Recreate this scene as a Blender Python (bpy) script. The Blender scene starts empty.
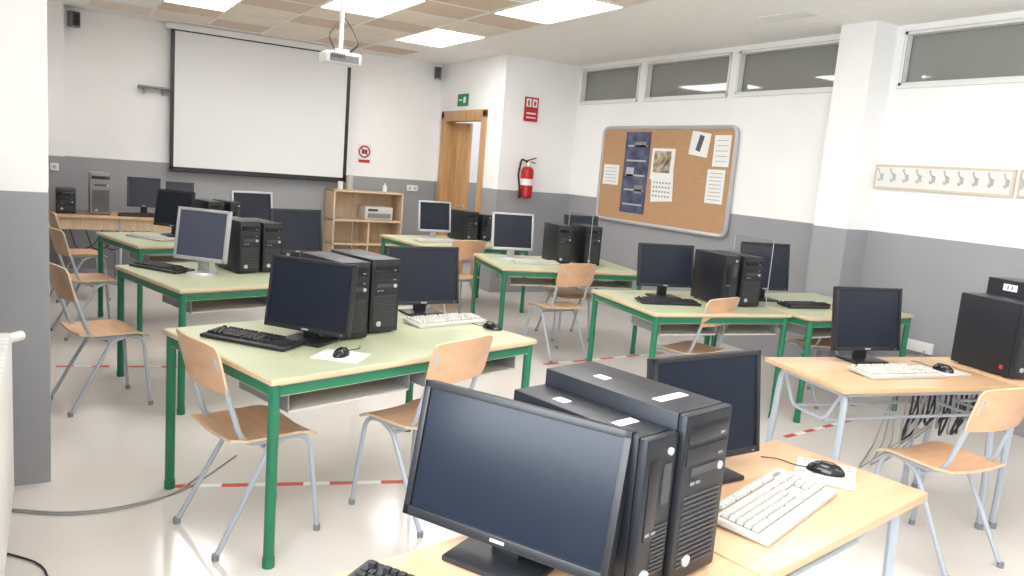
import bpy, bmesh, math, random
from mathutils import Matrix, Vector, Euler
random.seed(4)
C=bpy.context
R=math.radians
# ---------------------------------------------------------------- materials
def mat(name,col,rough=.5,metal=0,spec=.5,noise=0,nscale=8,bump=0,emit=0,coat=0):
    m=bpy.data.materials.new(name);m.use_nodes=True
    nt=m.node_tree;b=nt.nodes['Principled BSDF']
    b.inputs['Base Color'].default_value=(*col,1)
    b.inputs['Roughness'].default_value=rough
    b.inputs['Metallic'].default_value=metal
    b.inputs['Specular IOR Level'].default_value=spec
    b.inputs['Coat Weight'].default_value=coat
    if emit:
        b.inputs['Emission Color'].default_value=(*col,1);b.inputs['Emission Strength'].default_value=emit
    if noise or bump:
        tc=nt.nodes.new('ShaderNodeTexCoord');n=nt.nodes.new('ShaderNodeTexNoise')
        n.inputs['Scale'].default_value=nscale;n.inputs['Detail'].default_value=5
        nt.links.new(tc.outputs['Object'],n.inputs['Vector'])
        if noise:
            r=nt.nodes.new('ShaderNodeValToRGB')
            r.color_ramp.elements[0].position=.3;r.color_ramp.elements[1].position=.7
            r.color_ramp.elements[0].color=(*[max(0,c*(1-noise)) for c in col],1)
            r.color_ramp.elements[1].color=(*[min(1,c*(1+noise)) for c in col],1)
            nt.links.new(n.outputs['Fac'],r.inputs[0]);nt.links.new(r.outputs[0],b.inputs['Base Color'])
        if bump:
            bp=nt.nodes.new('ShaderNodeBump');bp.inputs['Strength'].default_value=bump;bp.inputs['Distance'].default_value=.002
            nt.links.new(n.outputs['Fac'],bp.inputs['Height']);nt.links.new(bp.outputs[0],b.inputs['Normal'])
    return m
def wood(name,c1,c2,rough=.35,scale=3,axis=(1,14,14)):
    m=bpy.data.materials.new(name);m.use_nodes=True;nt=m.node_tree;b=nt.nodes['Principled BSDF']
    tc=nt.nodes.new('ShaderNodeTexCoord');mp=nt.nodes.new('ShaderNodeMapping');mp.inputs['Scale'].default_value=axis
    n=nt.nodes.new('ShaderNodeTexNoise');n.inputs['Scale'].default_value=scale;n.inputs['Detail'].default_value=6
    r=nt.nodes.new('ShaderNodeValToRGB');r.color_ramp.elements[0].position=.3;r.color_ramp.elements[1].position=.72
    r.color_ramp.elements[0].color=(*c1,1);r.color_ramp.elements[1].color=(*c2,1)
    nt.links.new(tc.outputs['Object'],mp.inputs[0]);nt.links.new(mp.outputs[0],n.inputs['Vector'])
    nt.links.new(n.outputs['Fac'],r.inputs[0]);nt.links.new(r.outputs[0],b.inputs['Base Color'])
    b.inputs['Roughness'].default_value=rough
    return m
def wallmat(name,top,low,h):
    m=bpy.data.materials.new(name);m.use_nodes=True;nt=m.node_tree;b=nt.nodes['Principled BSDF']
    g=nt.nodes.new('ShaderNodeNewGeometry');s=nt.nodes.new('ShaderNodeSeparateXYZ')
    c=nt.nodes.new('ShaderNodeMath');c.operation='GREATER_THAN';c.inputs[1].default_value=h
    n=nt.nodes.new('ShaderNodeTexNoise');n.inputs['Scale'].default_value=2.5;n.inputs['Detail'].default_value=4
    mx=nt.nodes.new('ShaderNodeMix');mx.data_type='RGBA'
    mx.inputs[6].default_value=(*low,1);mx.inputs[7].default_value=(*top,1)
    nt.links.new(g.outputs['Position'],s.inputs[0]);nt.links.new(s.outputs['Z'],c.inputs[0]);nt.links.new(c.outputs[0],mx.inputs[0])
    mr=nt.nodes.new('ShaderNodeMapRange');mr.inputs[3].default_value=.95;mr.inputs[4].default_value=1.04
    nt.links.new(g.outputs['Position'],n.inputs['Vector']);nt.links.new(n.outputs['Fac'],mr.inputs[0])
    mm=nt.nodes.new('ShaderNodeMix');mm.data_type='RGBA';mm.blend_type='MULTIPLY';mm.inputs[0].default_value=1
    nt.links.new(mx.outputs[2],mm.inputs[6]);nt.links.new(mr.outputs[0],mm.inputs[7])
    nt.links.new(mm.outputs[2],b.inputs['Base Color'])
    n2=nt.nodes.new('ShaderNodeTexNoise');n2.inputs['Scale'].default_value=90
    bp=nt.nodes.new('ShaderNodeBump');bp.inputs['Strength'].default_value=.12;bp.inputs['Distance'].default_value=.003
    nt.links.new(g.outputs['Position'],n2.inputs['Vector']);nt.links.new(n2.outputs['Fac'],bp.inputs['Height']);nt.links.new(bp.outputs[0],b.inputs['Normal'])
    r=nt.nodes.new('ShaderNodeMapRange');r.inputs[3].default_value=.4;r.inputs[4].default_value=.7
    nt.links.new(c.outputs[0],r.inputs[0]);nt.links.new(r.outputs[0],b.inputs['Roughness'])
    return m
M={}
M['wall']=wallmat('painted_wall_white_over_grey',(.91,.905,.90),(.32,.325,.34),1.32)
M['ceil']=mat('ceiling_white',(.88,.86,.835),.8,noise=.02)
M['tileA']=mat('ceiling_tile_tan',(.66,.53,.42),.85,noise=.06,nscale=60,bump=.3)
M['tileB']=mat('ceiling_tile_cream',(.80,.71,.61),.85,noise=.05,nscale=60,bump=.3)
M['tileW']=mat('ceiling_tile_white',(.88,.85,.81),.85,noise=.03,nscale=60,bump=.3)
M['grid']=mat('ceiling_grid_white',(.86,.83,.80),.5)
M['panel']=mat('lamp_diffuser',(1,.985,.96),.5,emit=9)
M['floor']=mat('floor_vinyl',(.69,.65,.61),.13,noise=.035,nscale=1.3,spec=.6)
M['black']=mat('plastic_black',(.014,.015,.018),.38,bump=.1,nscale=400)
M['gloss']=mat('plastic_black_gloss',(.01,.01,.012),.15)
M['dgrey']=mat('plastic_dark_grey',(.05,.05,.055),.45)
M['case']=mat('steel_case_dark',(.018,.020,.026),.4,metal=.3,bump=.1,nscale=200)
M['mgrey']=mat('plastic_mid_grey',(.22,.22,.23),.4)
M['silver']=mat('plastic_silver',(.5,.51,.53),.35,metal=.3)
M['white']=mat('plastic_white',(.8,.8,.78),.4)
M['beige']=mat('plastic_beige_key',(.60,.585,.54),.5)
M['beige2']=mat('plastic_beige_base',(.50,.485,.44),.5)
M['bed']=mat('keyboard_bed_shadow_grey',(.17,.165,.15),.7)
M['rack']=mat('rack_board_cream',(.62,.55,.43),.5)
M['rackw']=mat('rack_panel',(.80,.78,.74),.5)
M['keyb']=mat('key_black',(.02,.02,.024),.5)
M['scr']=mat('screen_dark',(.010,.014,.025),.24,spec=.35)
M['scrb']=mat('screen_bluegrey',(.075,.085,.13),.25,spec=.5)
M['green']=mat('tube_green',(.015,.17,.085),.35,noise=.08)
M['grey']=mat('tube_grey',(.40,.44,.49),.35,metal=.15)
M['chrome']=mat('metal_chrome',(.7,.7,.72),.25,metal=1)
M['top']=mat('laminate_pale_green',(.50,.53,.36),.28,noise=.04,nscale=2)
M['edge']=wood('edge_wood',(.58,.44,.28),(.68,.55,.37))
M['beech']=wood('beech_laminate',(.54,.34,.19),(.64,.43,.26),.3,2.2,(1.2,16,10))
M['ply']=wood('chair_plywood',(.58,.335,.19),(.68,.42,.255),.35,3,(2,12,4))
M['shelfw']=wood('shelf_beech',(.58,.42,.27),(.70,.54,.37),.5,3,(10,10,1.5))
M['doorw']=wood('door_wood',(.46,.25,.10),(.62,.38,.18),.4,2,(12,12,1))
M['red']=mat('paint_red',(.50,.012,.018),.3)
M['signred']=mat('sign_red',(.5,.02,.03),.5)
M['signgreen']=mat('sign_green',(.0,.2,.08),.5)
M['cork']=mat('cork',(.47,.28,.15),.9,noise=.13,nscale=70,bump=.4)
M['paper']=mat('paper',(.82,.82,.8),.8)
M['pad']=mat('mouse_pad_cream',(.62,.60,.53),.6)
M['print']=mat('mouse_pad_print',(.34,.32,.27),.6)
M['ink']=mat('ink',(.1,.1,.12),.8)
M['poster']=mat('poster_blue',(.07,.08,.14),.5,noise=.6,nscale=9)
M['pcal']=mat('calendar_print',(.40,.33,.26),.6,noise=.7,nscale=14)
M['cgreen']=mat('calendar_leaf_green',(.15,.26,.10),.6)
M['cpink']=mat('calendar_flower',(.62,.25,.12),.6)
M['screenw']=mat('projection_screen_white',(.80,.81,.815),.8)
M['glassd']=mat('window_glass_grey',(.25,.255,.24),.04,spec=1.0)
M['cable']=mat('cable_black',(.02,.02,.02),.5)
M['cableg']=mat('cable_grey',(.30,.29,.28),.5)
M['tape']=mat('tape_red',(.6,.06,.05),.5)
M['radi']=mat('radiator_enamel',(.8,.79,.77),.3)
def acryl():
    m=bpy.data.materials.new('acrylic_clear');m.use_nodes=True;nt=m.node_tree
    o=nt.nodes['Material Output'];t=nt.nodes.new('ShaderNodeBsdfTransparent');t.inputs[0].default_value=(.97,.98,.985,1)
    g=nt.nodes.new('ShaderNodeBsdfGlossy');g.inputs['Roughness'].default_value=.04
    x=nt.nodes.new('ShaderNodeMixShader');x.inputs[0].default_value=.045
    nt.links.new(t.outputs[0],x.inputs[1]);nt.links.new(g.outputs[0],x.inputs[2])
    nt.links.new(x.outputs[0],o.inputs[0]);return m
M['acryl']=acryl()
# ---------------------------------------------------------------- mesh builder
class MB:
    def __init__(s): s.bm=bmesh.new();s.m=[];s.T=Matrix.Identity(4)
    def mi(s,k):
        if k not in s.m:s.m.append(k)
        return s.m.index(k)
    def box(s,c,d,k,rot=(0,0,0),bev=0,taper=1):
        T=s.T@Matrix.Translation(c)@Euler(rot).to_matrix().to_4x4()@Matrix.Diagonal((*d,1))
        r=bmesh.ops.create_cube(s.bm,size=1)
        vs=r['verts']
        for v in vs:
            if taper!=1 and v.co.z>0: v.co.x*=taper;v.co.y*=taper
            v.co=T@v.co
        i=s.mi(k)
        for f in {f for v in vs for f in v.link_faces}: f.material_index=i
        if bev:
            es=list({e for v in vs for e in v.link_edges})
            bmesh.ops.bevel(s.bm,geom=es,offset=bev,segments=2,affect='EDGES',profile=.6)
    def bb(s,a,b,k,bev=0):
        s.box([(a[i]+b[i])/2 for i in range(3)],[abs(b[i]-a[i]) for i in range(3)],k,bev=bev)
    def cyl(s,p,q,r,k,r2=None,seg=16):
        p=Vector(p);q=Vector(q);d=q-p
        T=s.T@Matrix.Translation((p+q)/2)@d.to_track_quat('Z','Y').to_matrix().to_4x4()
        g=bmesh.ops.create_cone(s.bm,cap_ends=True,segments=seg,radius1=r,radius2=r if r2 is None else r2,depth=d.length,matrix=T)
        i=s.mi(k)
        for f in {f for v in g['verts'] for f in v.link_faces}: f.material_index=i
    def ball(s,c,sc,k,u=16,v=10,rot=(0,0,0)):
        T=s.T@Matrix.Translation(c)@Euler(rot).to_matrix().to_4x4()@Matrix.Diagonal((*sc,1))
        g=bmesh.ops.create_uvsphere(s.bm,u_segments=u,v_segments=v,radius=1,matrix=T)
        i=s.mi(k)
        for f in {f for v in g['verts'] for f in v.link_faces}: f.material_index=i
        return g['verts']
    def tube(s,pts,r,k,fil=0,seg=8):
        P=[Vector(p) for p in pts]
        if fil:
            Q=[P[0]]
            for i in range(1,len(P)-1):
                a=P[i-1]-P[i];b=P[i+1]-P[i]
                l=min(fil,a.length*.48,b.length*.48)
                A=P[i]+a.normalized()*l;B=P[i]+b.normalized()*l
                for t in (0,.25,.5,.75,1): Q.append(A*(1-t)**2+P[i]*2*t*(1-t)+B*t*t)
            Q.append(P[-1]);P=Q
        up=Vector((0,0,1));rings=[];n=None
        for i,p in enumerate(P):
            d=(P[min(i+1,len(P)-1)]-P[max(i-1,0)]).normalized()
            if n is None:
                n=d.cross(up) if abs(d.dot(up))<.95 else d.cross(Vector((1,0,0)))
            n=(n-d*n.dot(d)).normalized();b=d.cross(n)
            rings.append([s.bm.verts.new(s.T@(p+(n*math.cos(2*math.pi*j/seg)+b*math.sin(2*math.pi*j/seg))*r)) for j in range(seg)])
        i_=s.mi(k)
        for a,b in zip(rings,rings[1:]):
            for j in range(seg):
                f=s.bm.faces.new((a[j],a[(j+1)%seg],b[(j+1)%seg],b[j]));f.material_index=i_
        for rr in (rings[0][::-1],rings[-1]):
            f=s.bm.faces.new(rr);f.material_index=i_
    def sheet(s,fn,nu,nv,th,k,ke=None):
        i_=s.mi(k);ie=s.mi(ke or k)
        g=[[Vector(fn(u/nu,v/nv)) for v in range(nv+1)] for u in range(nu+1)]
        N=[[None]*(nv+1) for _ in range(nu+1)]
        for u in range(nu+1):
            for v in range(nv+1):
                du=g[min(u+1,nu)][v]-g[max(u-1,0)][v];dv=g[u][min(v+1,nv)]-g[u][max(v-1,0)]
                N[u][v]=du.cross(dv).normalized()
        A=[[s.bm.verts.new(s.T@(g[u][v]+N[u][v]*th/2)) for v in range(nv+1)] for u in range(nu+1)]
        B=[[s.bm.verts.new(s.T@(g[u][v]-N[u][v]*th/2)) for v in range(nv+1)] for u in range(nu+1)]
        def F(vs,i):
            f=s.bm.faces.new(vs);f.material_index=i
        for u in range(nu):
            for v in range(nv):
                F((A[u][v],A[u+1][v],A[u+1][v+1],A[u][v+1]),i_);F((B[u][v],B[u][v+1],B[u+1][v+1],B[u+1][v]),i_)
        for u in range(nu):
            F((A[u][0],B[u][0],B[u+1][0],A[u+1][0]),ie);F((A[u][nv],A[u+1][nv],B[u+1][nv],B[u][nv]),ie)
        for v in range(nv):
            F((A[0][v],A[0][v+1],B[0][v+1],B[0][v]),ie);F((A[nu][v],B[nu][v],B[nu][v+1],A[nu][v+1]),ie)
    def done(s,name,loc=(0,0,0),rz=0,smooth=True):
        me=bpy.data.meshes.new(name)
        bmesh.ops.recalc_face_normals(s.bm,faces=s.bm.faces)
        s.bm.to_mesh(me);s.bm.free()
        for k in s.m: me.materials.append(M[k])
        if smooth:
            me.shade_smooth();me.set_sharp_from_angle(angle=R(35))
        o=bpy.data.objects.new(name,me);C.collection.objects.link(o)
        o.location=loc;o.rotation_euler=(0,0,R(rz));return o
H=2.98
# ---------------------------------------------------------------- room shell
b=MB();b.bb((-.4,-2.6,-.1),(7.2,11.3,0),'floor');b.done('floor',smooth=False)
b=MB();b.bb((-.4,-2.6,H),(.325,11.3,H+.1),'ceil');b.bb((4.075,-2.6,H),(7.2,11.3,H+.1),'ceil');b.bb((.325,-2.6,H+.05),(4.075,11.3,H+.1),'ceil')
b.bb((.325,-2.6,H),(4.075,-2.5,H+.05),'ceil');b.bb((.325,10.1,H),(4.075,11.3,H+.05),'ceil')
b.done('ceiling',smooth=False)
lights=[(1,7.7),(3,6.5),(5,7.7),(5,5.3),(3,2.9),(1,4.1),(5,1.7),(1,.5),(3,-1.3),(5,-1.9)]  # first four in view; the rest added out of view to light the room
X0,TW=.325,.625
b=MB()
rows=[-2.5+.6*i for i in range(21)]
for ci in range(6):
    for y in rows:
        if any(ci==l[0] and l[1]-.01<=y+.02 and y<l[1]+1.19 and y>l[1]-.05 for l in lights): continue
        k=random.choice(['tileA','tileA','tileB','tileB','tileW']) if ci>0 else random.choice(['tileW','tileB'])
        b.bb((X0+ci*TW+.012,y+.012,H+.003),(X0+(ci+1)*TW-.012,y+.588,H+.03),k,bev=.002)
b.done('ceiling_tiles')
b=MB()
for i in range(7): b.bb((X0+i*TW-.013,-2.5,H-.001),(X0+i*TW+.013,10.1,H+.02),'grid')
for y in rows+[10.1]: b.bb((X0,y-.012,H-.0005),(X0+6*TW,y+.012,H+.019),'grid')
b.done('trim_1',smooth=False)
for ci,y in lights:
    y0=min(rows,key=lambda r:abs(r-y))
    b=MB();x=X0+ci*TW
    b.bb((x+.015,y0+.015,H+.006),(x+TW-.015,y0+1.185,H+.03),'panel')
    for a,c in (((x,y0,H-.006),(x+.022,y0+1.2,H+.03)),((x+TW-.022,y0,H-.006),(x+TW,y0+1.2,H+.03)),((x,y0,H-.006),(x+TW,y0+.022,H+.03)),((x,y0+1.178,H-.006),(x+TW,y0+1.2,H+.03))): b.bb(a,c,'white')
    b.done('ceiling_light_panel',smooth=False)
b=MB();b.bb((-.4,10.4,0),(4.92,10.55,H),'wall');b.bb((-.25,10.1,0),(.1,10.4,H),'wall');b.done('wall_back',smooth=False)
D0,D1,DH=8.98,10.2,2.25
b=MB();b.bb((4.8,8.65,0),(4.92,D0,H),'wall');b.bb((4.8,D1,0),(4.92,10.4,H),'wall');b.bb((4.8,D0,DH),(4.92,D1,H),'wall');b.done('wall_door_side',smooth=False)
b=MB();b.bb((4.8,8.53,0),(6.05,8.65,H),'wall');b.done('wall_block',smooth=False)
b=MB();b.bb((6.7,8.65,0),(6.8,11.3,H),'wall');b.bb((4.92,11.2,0),(6.7,11.3,H),'wall');b.done('wall_corridor',smooth=False)
b=MB()
for y0,y1 in ((D0+.001,D0+.07),(D1-.07,D1-.001)): b.bb((4.775,y0,0),(4.945,y1,DH-.001),'doorw',.006)
for y0,y1 in ((D0-.06,D0+.03),(D1-.03,D1+.06)): b.bb((4.77,y0,0),(4.799,y1,DH+.06),'doorw',.006)
b.bb((4.775,D0+.07,DH-.07),(4.945,D1-.07,DH-.001),'doorw',.006);b.bb((4.77,D0-.06,DH-.03),(4.799,D1+.06,DH+.07),'doorw',.006)
b.T=Matrix.Translation((4.9,D1-.075,0))@Matrix.Rotation(R(12),4,'Z')
b.bb((0,-.40,.01),(.04,0,DH-.08),'doorw',.004);b.bb((-.006,-.34,.3),(0,-.06,1.0),'doorw',.004);b.bb((-.006,-.34,1.15),(0,-.06,2.05),'doorw',.004)
b.cyl((-.05,-.37,1.02),(.0,-.37,1.02),.012,'chrome');b.cyl((-.05,-.37,1.02),(-.05,-.26,1.02),.01,'chrome')
b.done('door_1')
WB,WT=2.5,2.93
wins=[(7.3,8.47),(5.87,7.18),(4.57,5.77)];wr=[(2.5,4.0),(.9,2.4)]
b=MB();b.bb((5.9,-2.6,0),(6.05,8.53,WB),'wall');b.bb((5.9,-2.6,WT),(6.05,8.53,H),'wall')
ys=sorted([a for w in wins+wr for a in w]);ed=[-2.6]+ys+[8.53]
for i in range(0,len(ed),2): b.bb((5.9,ed[i],WB),(6.05,ed[i+1],WT),'wall')
b.done('wall_right',smooth=False)
b=MB();b.bb((5.62,4.07,0),(5.9,4.40,H),'wall',);b.done('wall_pillar_right',smooth=False)
for i,(y0,y1) in enumerate(wins+wr):
    b=MB();b.bb((5.965,y0,WB),(5.975,y1,WT),'glassd')
    f=.03
    for a,c in (((5.895,y0,WB),(5.96,y0+f,WT)),((5.895,y1-f,WB),(5.96,y1,WT)),((5.895,y0,WB),(5.96,y1,WB+f)),((5.895,y0,WT-f),(5.96,y1,WT))): b.bb(a,c,'white',.003)
    b.bb((5.87,y0,WB-.02),(5.9,y1,WB),'white')
    b.done('window_%d'%(i+1))
b=MB();b.bb((-.4,1.6,0),(-.25,10.4,H),'wall');b.bb((-.4,-2.6,0),(-.25,1.6,.95),'wall');b.bb((-.4,-2.6,2.7),(-.25,1.6,H),'wall');b.bb((-.4,-2.6,.95),(-.25,-2.2,2.7),'wall');b.done('wall_left',smooth=False)
b=MB()
for y in (-2.2,-.95,.3,1.55): b.bb((-.35,y,.95),(-.3,y+.05,2.7),'white')
b.bb((-.35,-2.2,.95),(-.3,1.6,1.0),'white');b.bb((-.35,-2.2,2.65),(-.3,1.6,2.7),'white');b.done('window_6')
b=MB();b.bb((-.25,3.9,0),(-.025,4.5,H),'wall');b.done('wall_pillar_left',smooth=False)
b=MB();b.bb((-.4,-2.7,0),(6.05,-2.6,H),'wall');b.done('wall_front',smooth=False)
# ---------------------------------------------------------------- furniture
def place(nl,ang,L,D):
    a=R(ang);d=Vector((math.cos(a),math.sin(a)));p=Vector((-d.y,d.x))
    c=Vector(nl)+d*L/2+p*D/2;return (c.x,c.y,0)
def table_green(nl,ang,L,D):
    b=MB();h=.75
    b.box((0,0,h-.012),(L,D,.022),'edge',bev=.006);b.box((0,0,h-.0005),(L-.012,D-.012,.003),'top')
    lx,ly=L/2-.03,D/2-.03
    for sx in(-1,1):
        for sy in(-1,1):
            b.cyl((sx*lx,sy*ly,.015),(sx*lx,sy*ly,h-.024),.021,'green');b.cyl((sx*lx,sy*ly,0),(sx*lx,sy*ly,.04),.024,'green')
        b.box((sx*lx,0,h-.05),(.025,2*ly,.045),'green',bev=.003)
    for sy in(-1,1): b.box((0,sy*ly,h-.05),(2*lx,.025,.045),'green',bev=.003)
    b.box((0,0,h-.05),(.025,2*ly,.04),'green')
    for sx in(-1,1):
        b.box((sx*L*.23,-D*.25,h-.15),(L*.40,D*.40,.008),'beige2')
        for q in(-1,1): b.box((sx*L*.23+q*L*.2,-D*.25,h-.10),(.006,D*.4,.1),'mgrey')
    return b.done('school_table',place(nl,ang,L,D),ang)
def table_wood(nl,ang,L,D,n=2):
    b=MB();h=.75
    for i in range(n):
        cx=(-.5+(i+.5)/n)*L;w=L/n-.004
        b.box((cx,0,h-.013),(w,D,.026),'beech',bev=.007)
        lx,ly=w/2-.07,D/2-.06
        for sx in(-1,1):
            b.tube([(cx+sx*(lx+.03),-ly-.02,.01),(cx+sx*lx,-ly,h-.045),(cx+sx*lx,ly,h-.045),(cx+sx*(lx+.03),ly+.02,.01)],.016,'grey',fil=.05)
            b.cyl((cx+sx*(lx+.03),-ly-.02,0),(cx+sx*(lx+.03),-ly-.02,.03),.02,'mgrey');b.cyl((cx+sx*(lx+.03),ly+.02,0),(cx+sx*(lx+.03),ly+.02,.03),.02,'mgrey')
        for sy in(-1,1): b.cyl((cx-lx,sy*ly*.9,h-.05),(cx+lx,sy*ly*.9,h-.05),.014,'grey')
        b.cyl((cx-lx,ly*.5,h-.2),(cx+lx,ly*.5,h-.2),.008,'grey');b.cyl((cx-lx,-ly*.5,h-.2),(cx+lx,-ly*.5,h-.2),.008,'grey');b.cyl((cx,-ly*.5,h-.2),(cx,ly*.5,h-.2),.008,'grey')
        for sx in (-1,1):
            b.tube([(cx+sx*lx,-ly*.9,h-.05),(cx+sx*lx,-ly*.5,h-.2),(cx+sx*lx,ly*.5,h-.2),(cx+sx*lx,ly*.9,h-.05)],.008,'grey',fil=.03)
    return b.done('wooden_school_table',place(nl,ang,L,D),ang)
table_green((.675,2.76),16,1.46,.96)
table_green((.61,4.67),16,1.3,1.0)
table_green((.56,6.67),15,1.42,.98)
table_green((3.20,7.1),5,1.35,1.0)
table_green((3.27,5.61),-13,1.35,1.0)
table_green((3.29,3.67),-9,1.10,.9)
table_green((4.42,3.37),-2,1.12,.95)
table_wood((2.97,2.05),-12,2.1,.56)
a=R(10);table_wood((2.105-1.76*math.cos(a)+.5*math.sin(a),1.68-1.76*math.sin(a)-.5*math.cos(a)),10,1.76,.5)

def chair(x,y,rz):
    b=MB()
    def seat(u,v):
        X=(u-.5)*.39;Y=(v-.5)*.38
        if v>.85: X*=1-(v-.85)*.5
        if v<.1: X*=.94
        z=.455-.012*math.cos((u-.5)*math.pi)+(.012*((.3-v)/.3)**2 if v<.3 else 0)-(.03*((v-.75)/.25)**2 if v>.75 else 0)
        return (X,Y,z)
    b.sheet(seat,10,12,.011,'ply','edge')
    def back(u,v):
        X=(u-.5)*(.38 if .15<v<.85 else .355);z=.655+v*.2
        y=-.205-.03*math.cos((u-.5)*math.pi)-.05*v
        if v>.9: z-=.012*(2*abs(u-.5))**3
        return (X,y,z)
    b.sheet(back,10,6,.010,'ply','edge')
    for s in(-1,1):
        b.tube([(s*.19,.20,.008),(s*.165,.16,.433),(s*.165,-.13,.433),(s*.16,-.19,.63),(s*.165,-.248,.80)],.011,'grey',fil=.07)
        b.tube([(s*.165,.05,.428),(s*.172,-.02,.405),(s*.19,-.24,.008)],.011,'grey',fil=.06)
        b.cyl((s*.19,.20,0),(s*.19,.20,.025),.0145,'mgrey');b.cyl((s*.19,-.24,0),(s*.19,-.24,.025),.0145,'mgrey')
        b.cyl((s*.163,-.235,.74),(s*.163,-.218,.74),.008,'chrome')
    b.cyl((-.165,.12,.43),(.165,.12,.43),.009,'grey');b.cyl((-.17,-.03,.405),(.17,-.03,.405),.009,'grey')
    return b.done('school_chair',(x,y,0),rz)
for c in [(.71,3.16,-76),(.25,5.07,-75),(.25,6.95,-75),(1.42,3.10,22),(3.76,5.46,2),(3.55,7.05,2),(3.80,3.88,12),(3.46,1.86,-4),(5.1,3.8,-5),(4.3,6.1,168),(.22,8.5,-80)]: chair(*c)

def monitor(x,y,rz,w=.41,h=.32,zb=.08,bez='black',scr='scr',tilt=8,z=.75,base='round',bw=.018):
    b=MB()
    if base=='round':
        b.cyl((0,.04,0),(0,.04,.012),.11,bez if bez!='white' else 'silver',r2=.1,seg=28)
    else:
        b.box((0,.04,.007),(.21,.15,.014),bez,bev=.005)
    b.box((0,.065,zb*.5+.05),(.07,.03,zb+.1),'black' if bez=='black' else bez,bev=.008)
    b.T=Matrix.Translation((0,.02,zb))@Matrix.Rotation(R(-tilt),4,'X')
    c=h/2
    b.box((0,.012,c),(w,.022,h),bez,bev=.005)
    t=bw
    for a,d in (((0,-.003,h-t/2),(w,.012,t)),((0,-.003,t*.7),(w,.012,t*1.4)),((-w/2+t/2,-.003,c),(t,.012,h)),((w/2-t/2,-.003,c),(t,.012,h))): b.box(a,d,bez,bev=.002)
    b.box((0,-.0005,c+t*.2),(w-2*t,.004,h-2.2*t),scr)
    b.box((0,.035,c),(w*.72,.035,h*.66),'black' if bez=='black' else 'dgrey',bev=.012)
    for i in range(6): b.box((0,.0535,c+h*.12+i*.012),(w*.4,.002,.004),'dgrey')
    b.box((0,-.0098,t*.7),(.035,.001,.007),'silver');b.box((w/2-.03,-.0098,t*.6),(.006,.001,.003),'silver')
    return b.done('computer_monitor',(x,y,z+.001),rz)
def keyboard(x,y,rz,key='keyb',base='black',z=.75,w=.44,d=.15):
    b=MB()
    b.T=Matrix.Translation((0,0,.004))@Matrix.Rotation(R(3.5),4,'X')
    b.box((0,0,.009),(w,d,.016),base,bev=.005)
    p=(w-.03)/22.6;x0=-w/2+.015
    rws=[.056,.030,.013,-.004,-.021,-.038];sc=d/.15
    if key=='beige':
        for c0,c1,r0,r1 in ((0,15,-.047,.039),(15.4,18.4,.004,.039),(15.4,18.4,-.047,-.029),(18.8,22.7,-.047,.039),(0,15,.047,.065),(15.4,18.4,.047,.065)):
            b.box((x0+(c0+c1)/2*p,(r0+r1)/2*sc,.0172),((c1-c0)*p+.002,(r1-r0)*sc,.0016),'bed')
    gap=.0036 if key=='beige' else .0022
    for ri,ry in enumerate(rws):
        ry*=sc
        cols=[]
        if ri==0: cols=[(0,1),(2,1),(3,1),(4,1),(5,1),(6.5,1),(7.5,1),(8.5,1),(9.5,1),(11,1),(12,1),(13,1),(14,1)]
        elif ri==5: cols=[(0,1.4),(1.5,1.2),(2.8,1.2),(4.1,6),(10.2,1.2),(11.5,1.2),(12.8,2.2)]
        else:
            sh=[0,0,1.5,1.8,2.3][ri]
            if sh: cols.append((0,sh-.05))
            c=sh
            while c<13: cols.append((c,1));c+=1
            cols.append((c,15-c))
        if ri in(0,1,2): cols+=[(15.4,1),(16.4,1),(17.4,1)]
        if ri==4: cols.append((16.4,1))
        if ri==5: cols+=[(15.4,1),(16.4,1),(17.4,1)]
        if ri>0: cols+=[(18.8,1),(19.8,1),(20.8,1),(21.8,.8)]
        for cx,cw in cols:
            b.box((x0+(cx+cw/2)*p,ry,.0215),(cw*p-gap,(.017-gap)*sc,.010),key,taper=.80)
    b.box((w*.36,.057*sc,.0176),(.06,.012,.001),'mgrey')
    b.T=Matrix.Identity(4)
    for s in(-1,1): b.box((s*w*.4,d*.38,.004),(.03,.012,.008),base)
    return b.done('computer_keyboard',(x,y,z+.001),rz)
def mouse(x,y,rz,k='gloss',z=.75,pad=None,cable=True):
    b=MB()
    if pad: b.box((.0,0,.0015),(.20,.17,.003),pad,bev=.001)
    if pad=='pad':
        for i in range(7):
            for j in range(5):
                if random.random()<.75: b.box((-.085+.028*i,-.065+.032*j,.0031),(.008+.014*random.random(),.006+.012*random.random(),.0006),'print',rot=(0,0,random.random()*3))
    vs=b.ball((0,0,.004),(.031,.056,.034),k,20,14)
    for v in vs:
        if v.co.z<.004: v.co.z=.004
    b.box((0,.028,.034),(.006,.018,.008),'dgrey',rot=(-.35,0,0),bev=.002)
    if cable: b.tube([(0,.055,.008),(0,.09,.006),(.03,.14,.005),(.01,.19,.005)],.002,'cable',fil=.04,seg=6)
    return b.done('computer_mouse',(x,y,z+.001),rz)
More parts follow.
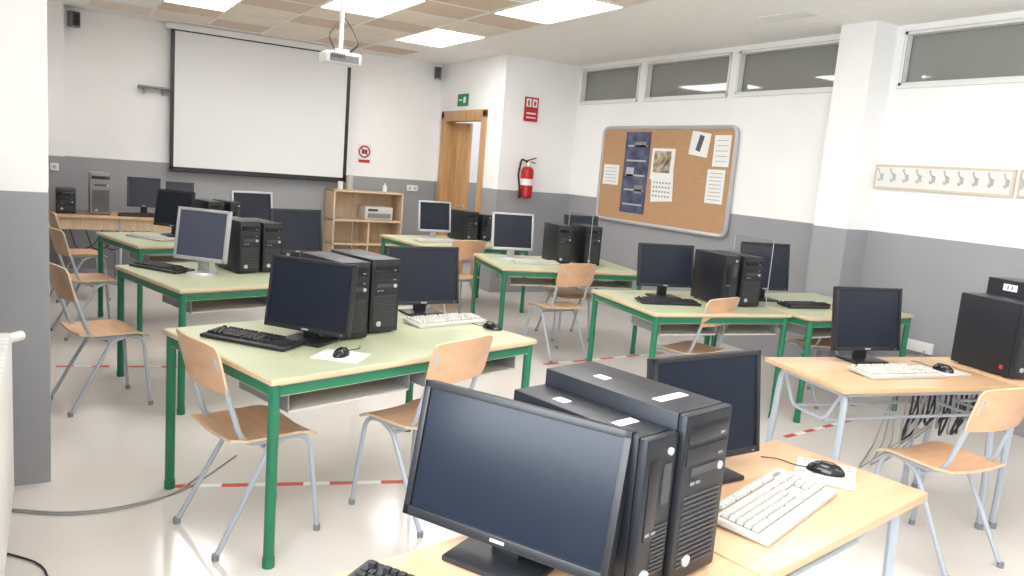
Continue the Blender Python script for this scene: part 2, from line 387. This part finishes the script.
def tower(x,y,rz,w=.17,d=.38,h=.36,z=.75,body='case',front='black',label=0):
    b=MB();f=.008
    b.box((0,.01,h/2+f/2),(w,d-.02,h-f),body,bev=.004)
    b.box((0,-d/2+.008,h/2+f/2),(w+.002,.022,h-f),front,bev=.006)
    for sx in(-1,1):
        for sy in(-1,1): b.cyl((sx*w*.38,sy*d*.36,0),(sx*w*.38,sy*d*.36,.012),.012,'black',seg=10)
    F=-d/2-.004
    if w>.13:
        for i,zz in enumerate((h-.045,h-.09)):
            b.box((0,F,zz),(w*.86,.003,.038),'gloss' if i==0 else front,bev=.002);b.box((w*.3,F-.002,zz-.008),(.014,.002,.005),'mgrey')
        b.box((0,F,h-.125),(w*.6,.003,.018),'dgrey')
        for i in range(int((h-.2)/.011)): b.box((0,F,.04+i*.011),(w*.8,.003,.005),'dgrey')
        b.cyl((w*.33,F+.002,h-.128),(w*.33,F-.004,h-.128),.009,'silver')
    else:
        b.box((-w*.2,F,h*.62),(w*.3,.003,h*.5),'gloss',bev=.001)
        b.box((w*.22,F,h*.7),(w*.25,.003,h*.25),'dgrey')
        for i in range(12): b.box((w*.18,F,.05+i*.009),(w*.45,.003,.004),'dgrey')
        b.cyl((w*.25,F+.002,h*.9),(w*.25,F-.004,h*.9),.008,'silver')
    b.cyl((-w*.2,F+.001,.05),(-w*.2,F-.004,.05),.013,'silver',seg=20)
    for i in range(2): b.box((-w*.25+i*.02,F-.001,h*.5-.03 if w<.13 else h-.15),(.013,.003,.006),'mgrey')
    for s in (-1,1): b.box((s*(w/2),.01,h*.5),(.002,d*.8,h*.82),body,bev=.0008)
    B=d/2
    b.box((0,B,h*.78),(w*.8,.004,.07),'silver');b.box((-w*.2,B,h*.45),(w*.35,.004,.12),'mgrey')
    for i in range(4): b.box((w*.05,B,.05+i*.02),(w*.7,.003,.01),'silver')
    if label==1:
        b.box((0,-d*.25,h+.0005),(w*.6,.025,.001),'paper');b.box((-w*.1,d*.2,h+.0005),(.025,.035,.001),'paper')
    if label==2:
        b.box((-w/2-.002,d*.12,h-.04),(.002,.08,.035),'paper')
        for yy in(d*.12-.012,d*.12+.012): b.box((-w/2-.0035,yy,h-.04),(.001,.006,.022),'ink')
    if label==3: b.box((-w/2-.002,-d*.32,.05),(.002,.02,.02),'signred')
    return b.done('computer_tower',(x,y,z+.001),rz)
def plexi(x,y,rz,w=.5,h=.5,z=.75):
    b=MB();b.box((0,0,h/2+.01),(w,.005,h),'acryl')
    for s in(-1,1): b.box((s*w*.38,0,.01),(.02,.12,.02),'acryl')
    for s in(-1,1): b.box((s*w/2,0,h/2+.01),(.001,.006,h),'silver')
    b.box((0,0,h+.01),(w,.006,.001),'silver')
    return b.done('acrylic_divider_screen',(x,y,z+.001),rz)
# table 1
monitor(.935,3.30,-50,w=.43,h=.32,zb=.05,bw=.014,base='rect');keyboard(.735,3.37,-51);mouse(1.03,3.05,-40,pad='paper')
tower(1.125,3.50,13,w=.15,h=.36);tower(1.315,3.61,13,w=.16,h=.36)
monitor(1.75,3.82,2,w=.44,h=.32,bw=.014,zb=.055,base='rect');keyboard(1.78,3.61,11,key='beige',base='beige2',d=.16);mouse(1.96,3.42,30)
# table 2
monitor(.79,5.28,-46,w=.39,h=.34,bez='silver',scr='scrb');keyboard(.60,5.45,-56)
tower(1.07,5.45,14,w=.14,h=.35);tower(1.23,5.50,14,w=.14,h=.34);monitor(1.57,5.74,10,w=.40,h=.33,base='rect');plexi(1.84,5.55,14,w=.16,h=.42)
# table 3
monitor(.88,7.42,-50,w=.40,h=.33);keyboard(.70,7.2,-58,key='beige',base='beige2');tower(1.2,7.50,15,w=.14,h=.33);monitor(1.66,7.70,8,w=.40,h=.34,bez='silver',scr='scr');tower(1.38,7.56,15,w=.1,h=.33)
# table 5
monitor(3.62,7.75,-4,w=.38,h=.34,bez='silver');keyboard(3.50,7.48,4,key='beige',base='beige2');tower(3.98,7.80,5,w=.16,h=.33);tower(4.2,7.85,5,w=.13,h=.30)
# table 4
monitor(3.71,6.2,-12,w=.41,h=.35,bez='silver');keyboard(3.78,5.90,-8,key='beige',base='beige2');tower(4.08,6.02,-12,w=.14,h=.36);tower(4.33,5.92,-12,w=.16,h=.37);monitor(4.48,6.18,-14,w=.36,h=.36);plexi(4.205,5.85,80,w=.5,h=.48)
# table 6
monitor(3.805,4.16,-14,w=.44,h=.31,bw=.014,base='rect');keyboard(3.66,3.97,-16);tower(4.11,4.0,-10,w=.12,h=.36);tower(4.275,3.96,-10,w=.17,h=.36)
plexi(4.39,3.93,82,w=.42,h=.48)
monitor(4.64,3.98,-14,w=.42,h=.36,bw=.014,base='rect');keyboard(4.8,3.72,-8)
# table 7
monitor(3.58,2.36,-12,w=.42,h=.325,bw=.014,zb=.06,base='rect');keyboard(3.51,2.16,-10,key='beige',base='beige2',d=.17,w=.46);mouse(3.86,2.13,-5,pad='beige')
tower(4.2,2.07,-12,w=.17,d=.36,h=.38,label=3);tower(4.44,2.06,-12,w=.2,d=.36,h=.465,label=2)
# table 8
monitor(.78,1.285,-61,w=.50,h=.305,zb=.045,tilt=11,bw=.016,base='rect');keyboard(.60,1.155,-58)
tower(.983,1.265,12,w=.10,d=.38,h=.338,label=1);tower(1.122,1.295,12,w=.165,d=.40,h=.372,label=1)
monitor(1.60,1.48,2,w=.43,h=.305,zb=.055,bw=.014,base='rect');keyboard(1.635,1.285,18,key='beige',base='beige2',w=.47,d=.18);mouse(2.00,1.40,35,pad='pad')

b=MB();b.bb((-.15,9.15,.72),(1.35,9.85,.75),'beech',.005)
for x in(-.1,.6,1.3):
    for y in (9.2,9.8): b.cyl((x,y,0),(x,y,.72),.018,'grey')
b.bb((-.1,9.19,.6),(1.3,9.21,.72),'shelfw');b.done('computer_desk')
tower(.42,9.5,0,w=.2,d=.42,h=.44,body='mgrey',front='mgrey');monitor(.86,9.55,-5,w=.34,h=.33);monitor(1.24,9.6,-5,w=.3,h=.3);tower(.1,9.5,0,w=.18,d=.4,h=.25)
keyboard(.8,9.27,0)
b=MB()
for x in(3.17,4.13): b.bb((x,9.98,0),(x+.022,10.38,1.13),'shelfw',.002)
b.bb((3.66,9.99,0),(3.682,10.37,.72),'shelfw')
for z in (.06,.40,.72,1.11): b.bb((3.17,9.98,z),(4.152,10.38,z+.022),'shelfw',.002)
b.bb((3.18,10.36,0),(4.14,10.38,1.12),'shelfw');b.done('bookshelf')
b=MB();b.bb((3.62,10.02,.743),(4.02,10.32,.93),'beige',.012);b.bb((3.66,10.0,.78),(3.98,10.02,.84),'mgrey');b.bb((3.66,10.01,.87),(3.8,10.02,.9),'dgrey');b.done('laser_printer')
b=MB();b.cyl((3.3,10.15,1.133),(3.3,10.15,1.24),.035,'white');b.cyl((3.45,10.2,1.133),(3.45,10.2,1.33),.045,'beige2');b.cyl((3.95,10.2,1.133),(3.95,10.2,1.22),.03,'white');b.cyl((3.95,10.2,1.22),(3.95,10.2,1.25),.01,'white');b.done('supply_bottles')
b=MB();b.bb((1.22,10.27,1.27),(3.39,10.275,2.93),'screenw')
for a,c in (((1.2,10.262,1.24),(1.245,10.28,2.93)),((3.365,10.262,1.24),(3.41,10.28,2.93)),((1.2,10.262,1.24),(3.41,10.28,1.285)),((1.2,10.262,2.885),(3.41,10.28,2.93))): b.bb(a,c,'black')
b.bb((1.15,10.24,2.9),(3.46,10.34,2.975),'white',.01);b.cyl((1.2,10.27,1.24),(3.41,10.27,1.24),.016,'black')
for x in(1.4,3.2): b.bb((x,10.3,2.92),(x+.04,10.4,2.95),'mgrey')
b.done('projection_screen')
b=MB();b.cyl((2.2,6.94,2.52),(2.2,6.94,H),.02,'white');b.cyl((2.2,6.94,H-.02),(2.2,6.94,H),.06,'white');b.box((2.2,6.94,2.50),(.12,.12,.02),'white')
b.box((2.2,6.94,2.43),(.32,.25,.10),'white',bev=.02);b.cyl((2.28,7.065,2.43),(2.28,7.09,2.43),.035,'black');b.box((2.2,6.813,2.42),(.26,.004,.06),'mgrey')
for i in range(8): b.box((2.09+i*.015,6.81,2.44),(.006,.004,.04),'black')
b.tube([(2.25,6.84,2.48),(2.33,6.82,2.56),(2.3,6.9,2.68),(2.22,6.94,2.8)],.008,'cable',fil=.04)
b.tube([(2.12,6.84,2.48),(2.06,6.85,2.6),(2.17,6.93,2.75)],.006,'cable',fil=.04)
b.done('ceiling_projector')
def speaker(x,y,z,rz):
    b=MB();b.box((0,0,0),(.1,.1,.17),'mgrey',bev=.01);b.box((0,-.052,0),(.085,.004,.15),'dgrey',bev=.003);b.cyl((0,-.054,.03),(0,-.058,.03),.025,'black');b.cyl((0,-.054,-.03),(0,-.058,-.03),.035,'black');b.box((0,.06,0),(.03,.06,.03),'black');b.done('wall_speaker',(x,y,z),rz)
speaker(.2,10.28,2.84,25);speaker(4.68,10.28,2.84,-25)
b=MB();b.bb((.86,10.25,2.19),(1.2,10.4,2.21),'mgrey');
for x in(.92,1.12): b.bb((x,10.27,2.12),(x+.015,10.4,2.19),'mgrey')
b.done('wall_bracket_shelf')
b=MB();
g=28
for i in range(g):
    a0=2*math.pi*i/g;a1=2*math.pi*(i+1)/g
    b.cyl((3.7+.075*math.cos(a0),10.392,1.66+.075*math.sin(a0)),(3.7+.075*math.cos(a1),10.392,1.66+.075*math.sin(a1)),.011,'signred',seg=6)
b.bb((3.6,10.393,1.5),(3.8,10.4,1.76),'paper');b.box((3.7,10.39,1.66),(.15,.01,.016),'signred',rot=(0,R(45),0));b.bb((3.66,10.388,1.63),(3.74,10.392,1.69),'ink');b.bb((3.62,10.388,1.51),(3.78,10.392,1.55),'signred');b.done('prohibition_sign')
def socket(x,y,z,rz,n=2):
    b=MB();b.box((0,0,0),(.085*n,.03,.085),'white',bev=.006)
    for i in range(n):
        cx=(i-(n-1)/2)*.08;b.cyl((cx,-.017,0),(cx,-.012,0),.022,'beige2');b.cyl((cx-.008,-.0175,0),(cx-.008,-.015,0),.003,'black',seg=8);b.cyl((cx+.008,-.0175,0),(cx+.008,-.015,0),.003,'black',seg=8)
    b.done('wall_socket',(x,y,z),rz)
socket(4.44,10.385,1.2,0);socket(5.885,3.48,.46,90,3);socket(5.885,3.1,.46,90,2);socket(0,10.085,1.2,0,1)
b=MB();b.bb((5.1,8.515,2.2),(5.3,8.53,2.5),'signred');b.bb((5.12,8.512,2.38),(5.19,8.516,2.48),'paper');b.bb((5.21,8.512,2.38),(5.28,8.516,2.48),'paper');b.bb((5.14,8.511,2.39),(5.165,8.514,2.46),'signred');b.bb((5.23,8.511,2.4),(5.26,8.514,2.45),'signred');b.bb((5.13,8.512,2.29),(5.27,8.516,2.31),'paper');b.bb((5.13,8.512,2.24),(5.27,8.516,2.255),'paper');b.done('fire_extinguisher_sign')
b=MB();b.bb((4.785,9.5,2.38),(4.8,9.8,2.54),'signgreen');b.bb((4.782,9.55,2.42),(4.786,9.62,2.5),'paper');b.bb((4.782,9.66,2.45),(4.786,9.76,2.47),'paper');b.done('exit_sign')
b=MB();x,y=5.17,8.44
b.cyl((x,y,1.26),(x,y,1.58),.082,'red',seg=28);b.ball((x,y,1.58),(.082,.082,.06),'red',28,12);b.ball((x,y,1.26),(.082,.082,.025),'red',28,8)
b.cyl((x,y,1.63),(x,y,1.69),.022,'chrome');b.box((x,y,1.70),(.035,.05,.03),'black',bev=.005)
b.box((x+.05,y,1.73),(.14,.02,.014),'black',rot=(0,-.3,0),bev=.003);b.box((x+.05,y,1.695),(.12,.02,.012),'black',rot=(0,.2,0),bev=.003);b.cyl((x,y-.025,1.69),(x,y-.04,1.69),.016,'white')
b.tube([(x-.02,y,1.69),(x-.11,y-.02,1.73),(x-.15,y-.03,1.53),(x-.11,y-.03,1.33)],.013,'cable',fil=.06);b.cyl((x-.11,y-.03,1.35),(x-.11,y-.03,1.23),.02,'black')
b.cyl((x,y,1.40),(x,y,1.48),.0827,'paper',seg=28);b.box((x,8.525,1.5),(.05,.01,.2),'mgrey');b.box((x,8.49,1.58),(.03,.08,.02),'mgrey');b.done('fire_extinguisher')
# notice board
b=MB();Y0,Y1,Z0,Z1=5.64,7.83,1.08,2.18;x=5.872
b.bb((x-.01,Y0+.02,Z0+.02),(x+.01,Y1-.02,Z1-.02),'cork')
b.tube([(x,(Y0+Y1)/2,Z0),(x,Y0,Z0),(x,Y0,Z1),(x,Y1,Z1),(x,Y1,Z0),(x,(Y0+Y1)/2,Z0)],.024,'silver',fil=.09)
def pap(y0,y1,z0,z1,k='paper',lines=0,rot=0,off=0):
    b.box((x-.012-off,(y0+y1)/2,(z0+z1)/2),(.002,y1-y0,z1-z0),k,rot=(rot,0,0))
    for i in range(lines): b.box((x-.0138-off,(y0+y1)/2,z1-(i+1)*(z1-z0)/(lines+1)),(.001,(y1-y0)*.72,.005),'mgrey',rot=(rot,0,0))
pap(6.93,7.38,1.19,2.13,'poster')
for i in range(5): pap(6.98,7.33,1.28+.17*i,1.30+.17*i,'silver',off=.002)
pap(7.0,7.14,1.42,1.52,'mgrey',off=.002);pap(7.18,7.32,1.62,1.72,'silver',off=.002);pap(7.0,7.2,1.96,2.02,'mgrey',off=.002)
pap(6.50,6.88,1.60,1.95,'paper',off=.002);pap(6.48,6.84,1.36,1.66,'paper',rot=-.08,off=.0035)
pap(6.56,6.84,1.68,1.92,'pcal',off=.004)
for i in range(9): pap(6.58+.027*i,6.60+.027*i,1.70+.2*random.random(),1.73+.18*random.random(),['cgreen','cpink','mgrey'][i%3],rot=random.random(),off=.006)
for q in range(4):
    for c_ in range(6): pap(6.53+.05*c_,6.553+.05*c_,1.41+.05*q,1.428+.05*q,'mgrey',off=.006,rot=-.08)
pap(6.0,6.28,1.88,2.13,'paper',0,.12,off=.002);pap(6.10,6.17,1.93,2.1,'ink',0,.3,off=.004)
pap(5.70,5.93,1.78,2.1,'paper',5);pap(5.73,5.98,1.40,1.75,'paper',8);pap(7.46,7.76,1.5,1.74,'paper',5)
b.done('notice_board')
b=MB();b.bb((5.875,2.97,1.67),(5.899,4.07,1.87),'rack',.004);b.bb((5.872,2.99,1.69),(5.876,4.05,1.85),'rackw')
b.bb((5.875,1.3,1.67),(5.899,2.94,1.87),'rack',.004);b.bb((5.872,1.32,1.69),(5.876,2.92,1.85),'rackw')
for i in range(24):
    y=4.0-i*.11
    b.box((5.868,y,1.77),(.008,.025,.05),'silver')
    b.tube([(5.866,y,1.79),(5.83,y,1.80),(5.815,y,1.825)],.0045,'silver',fil=.02,seg=6);b.tube([(5.866,y,1.755),(5.835,y,1.73),(5.82,y,1.755)],.0045,'silver',fil=.02,seg=6);b.ball((5.815,y,1.83),(.008,.008,.008),'silver',8,6)
b.done('coat_hook_rail')
b=MB()
for i in range(22): b.box((-.19,2.25+i*.06,.46),(.08,.05,.66),'radi',bev=.012)
b.bb((-.205,2.22,.74),(-.175,3.54,.78),'radi');b.bb((-.205,2.22,.14),(-.175,3.54,.18),'radi');b.cyl((-.19,3.52,.76),(-.12,3.6,.76),.02,'white');b.cyl((-.19,3.54,.16),(-.19,3.54,0),.012,'white');b.cyl((-.19,2.3,.16),(-.19,2.3,0),.012,'white')
b.done('radiator')
b=MB();
for i in range(7): b.bb((5.0+i*.03,4.3,H-.008),(5.015+i*.03,4.75,H),'white')
b.done('ceiling_vent')
def tape(p,q,n):
    b=MB();p=Vector((*p,0));q=Vector((*q,0));d=q-p;L=d.length/n
    for i in range(n):
        c=p+d*((i+.5)/n);b.box((c.x,c.y,.0012),(L,.035,.0015),'tape' if i%2==0 else 'white',rot=(0,0,math.atan2(d.y,d.x)))
    b.done('floor_marking_tape',smooth=False)
tape((.43,3.68),(1.5,3.36),9);tape((0,5.95),(.75,5.76),7);tape((3.5,5.2),(4.9,5.3),9);tape((4.1,3.2),(4.9,3.3),7);tape((2.6,5.2),(3.2,5.3),5)
# cables
def cab(name,L):
    b=MB()
    for pts,r,k in L: b.tube(pts,r,k,fil=.12,seg=6)
    b.done(name)
cab('floor_cable',[([(-.17,3.64,.006),(.01,3.53,.006),(.19,3.50,.006),(.46,3.56,.006),(.6,3.7,.006),(.8,3.95,.006)],.004,'cableg'),([(-.17,3.62,.006),(.03,3.50,.006),(.22,3.48,.006),(.44,3.55,.006),(.62,3.78,.006)],.004,'cableg')])
cab('floor_cable',[([(-.17,3.24,.006),(-.04,3.1,.006),(-.02,2.8,.006),(-.1,2.6,.006)],.004,'cable')])
r_=random.random;L=[]
for i in range(14):
    x=3.68+.05*i
    L.append(([(x,2.18,.70),(x+.03,2.2,.5+.1*r_()),(x-.1+r_()*.15,2.2,.32+.14*r_()),(x+.06+.1*r_(),2.25,.32+.12*r_()),(x+.1,2.2,.5),(x+.05,2.2,.66)],.006,'cable' if i%3 else 'cableg'))
for i in range(3): L.append(([(3.95+.05*i,2.25,.4),(4.0+.1*i,2.6,.02),(4.6+.1*i,2.9,.01),(5.4,3.3,.2),(5.86,3.4,.44)],.004,'cableg'))
cab('cable_bundle',L)
cab('cable_bundle',[([(.1+.15*i,9.6,.7),(.2+.15*i,9.4,.35),(.35+.15*i,9.35,.4),(.5+.15*i,9.5,.66)],.006,'cable') for i in range(6)])
cab('cable_bundle',[([(.75+.12*i,5.35+.05*i,.7),(.83+.12*i,5.4,.5),(1.0+.12*i,5.5,.52),(1.05+.12*i,5.6,.7)],.005,'cable') for i in range(5)])
# ---------------------------------------------------------------- light
w=bpy.data.worlds.new('World');C.scene.world=w;w.use_nodes=True
w.node_tree.nodes['Background'].inputs[0].default_value=(.85,.93,1,1);w.node_tree.nodes['Background'].inputs[1].default_value=2.0
def area(name,loc,rot,sx,sy,e,col=(1,1,1)):
    l=bpy.data.lights.new(name,'AREA');l.shape='RECTANGLE';l.size=sx;l.size_y=sy;l.energy=e;l.color=col
    o=bpy.data.objects.new(name,l);C.collection.objects.link(o);o.location=loc;o.rotation_euler=[R(a) for a in rot]
area('daylight_window',(-.45,-.3,1.85),(0,-90,0),1.7,3.6,125,(.9,.96,1))
l=bpy.data.lights.new('corridor_fill','POINT');l.energy=9;l.shadow_soft_size=.2  # point light added to brighten the corridor behind the door, no fixture there
o=bpy.data.objects.new('corridor_fill',l);C.collection.objects.link(o);o.location=(5.8,9.8,2.6)
# ---------------------------------------------------------------- camera
cam=bpy.data.cameras.new('camera');co=bpy.data.objects.new('camera',cam);C.collection.objects.link(co)
cam.sensor_width=36;cam.lens=36*770/1024;cam.clip_start=.02
p=R(8.71);yw=R(31.06);rl=R(4.69)
F=Vector((math.sin(yw)*math.cos(p),math.cos(yw)*math.cos(p),-math.sin(p)));R0=Vector((math.cos(yw),-math.sin(yw),0));U0=R0.cross(F)
Rx=R0*math.cos(rl)+U0*math.sin(rl);Ux=U0*math.cos(rl)-R0*math.sin(rl)
m=Matrix((( Rx.x,Ux.x,-F.x,0),(Rx.y,Ux.y,-F.y,0),(Rx.z,Ux.z,-F.z,1.58),(0,0,0,1)))
co.matrix_world=m;C.scene.camera=co
C.scene.view_settings.view_transform='Standard'
C.scene.view_settings.exposure=.62
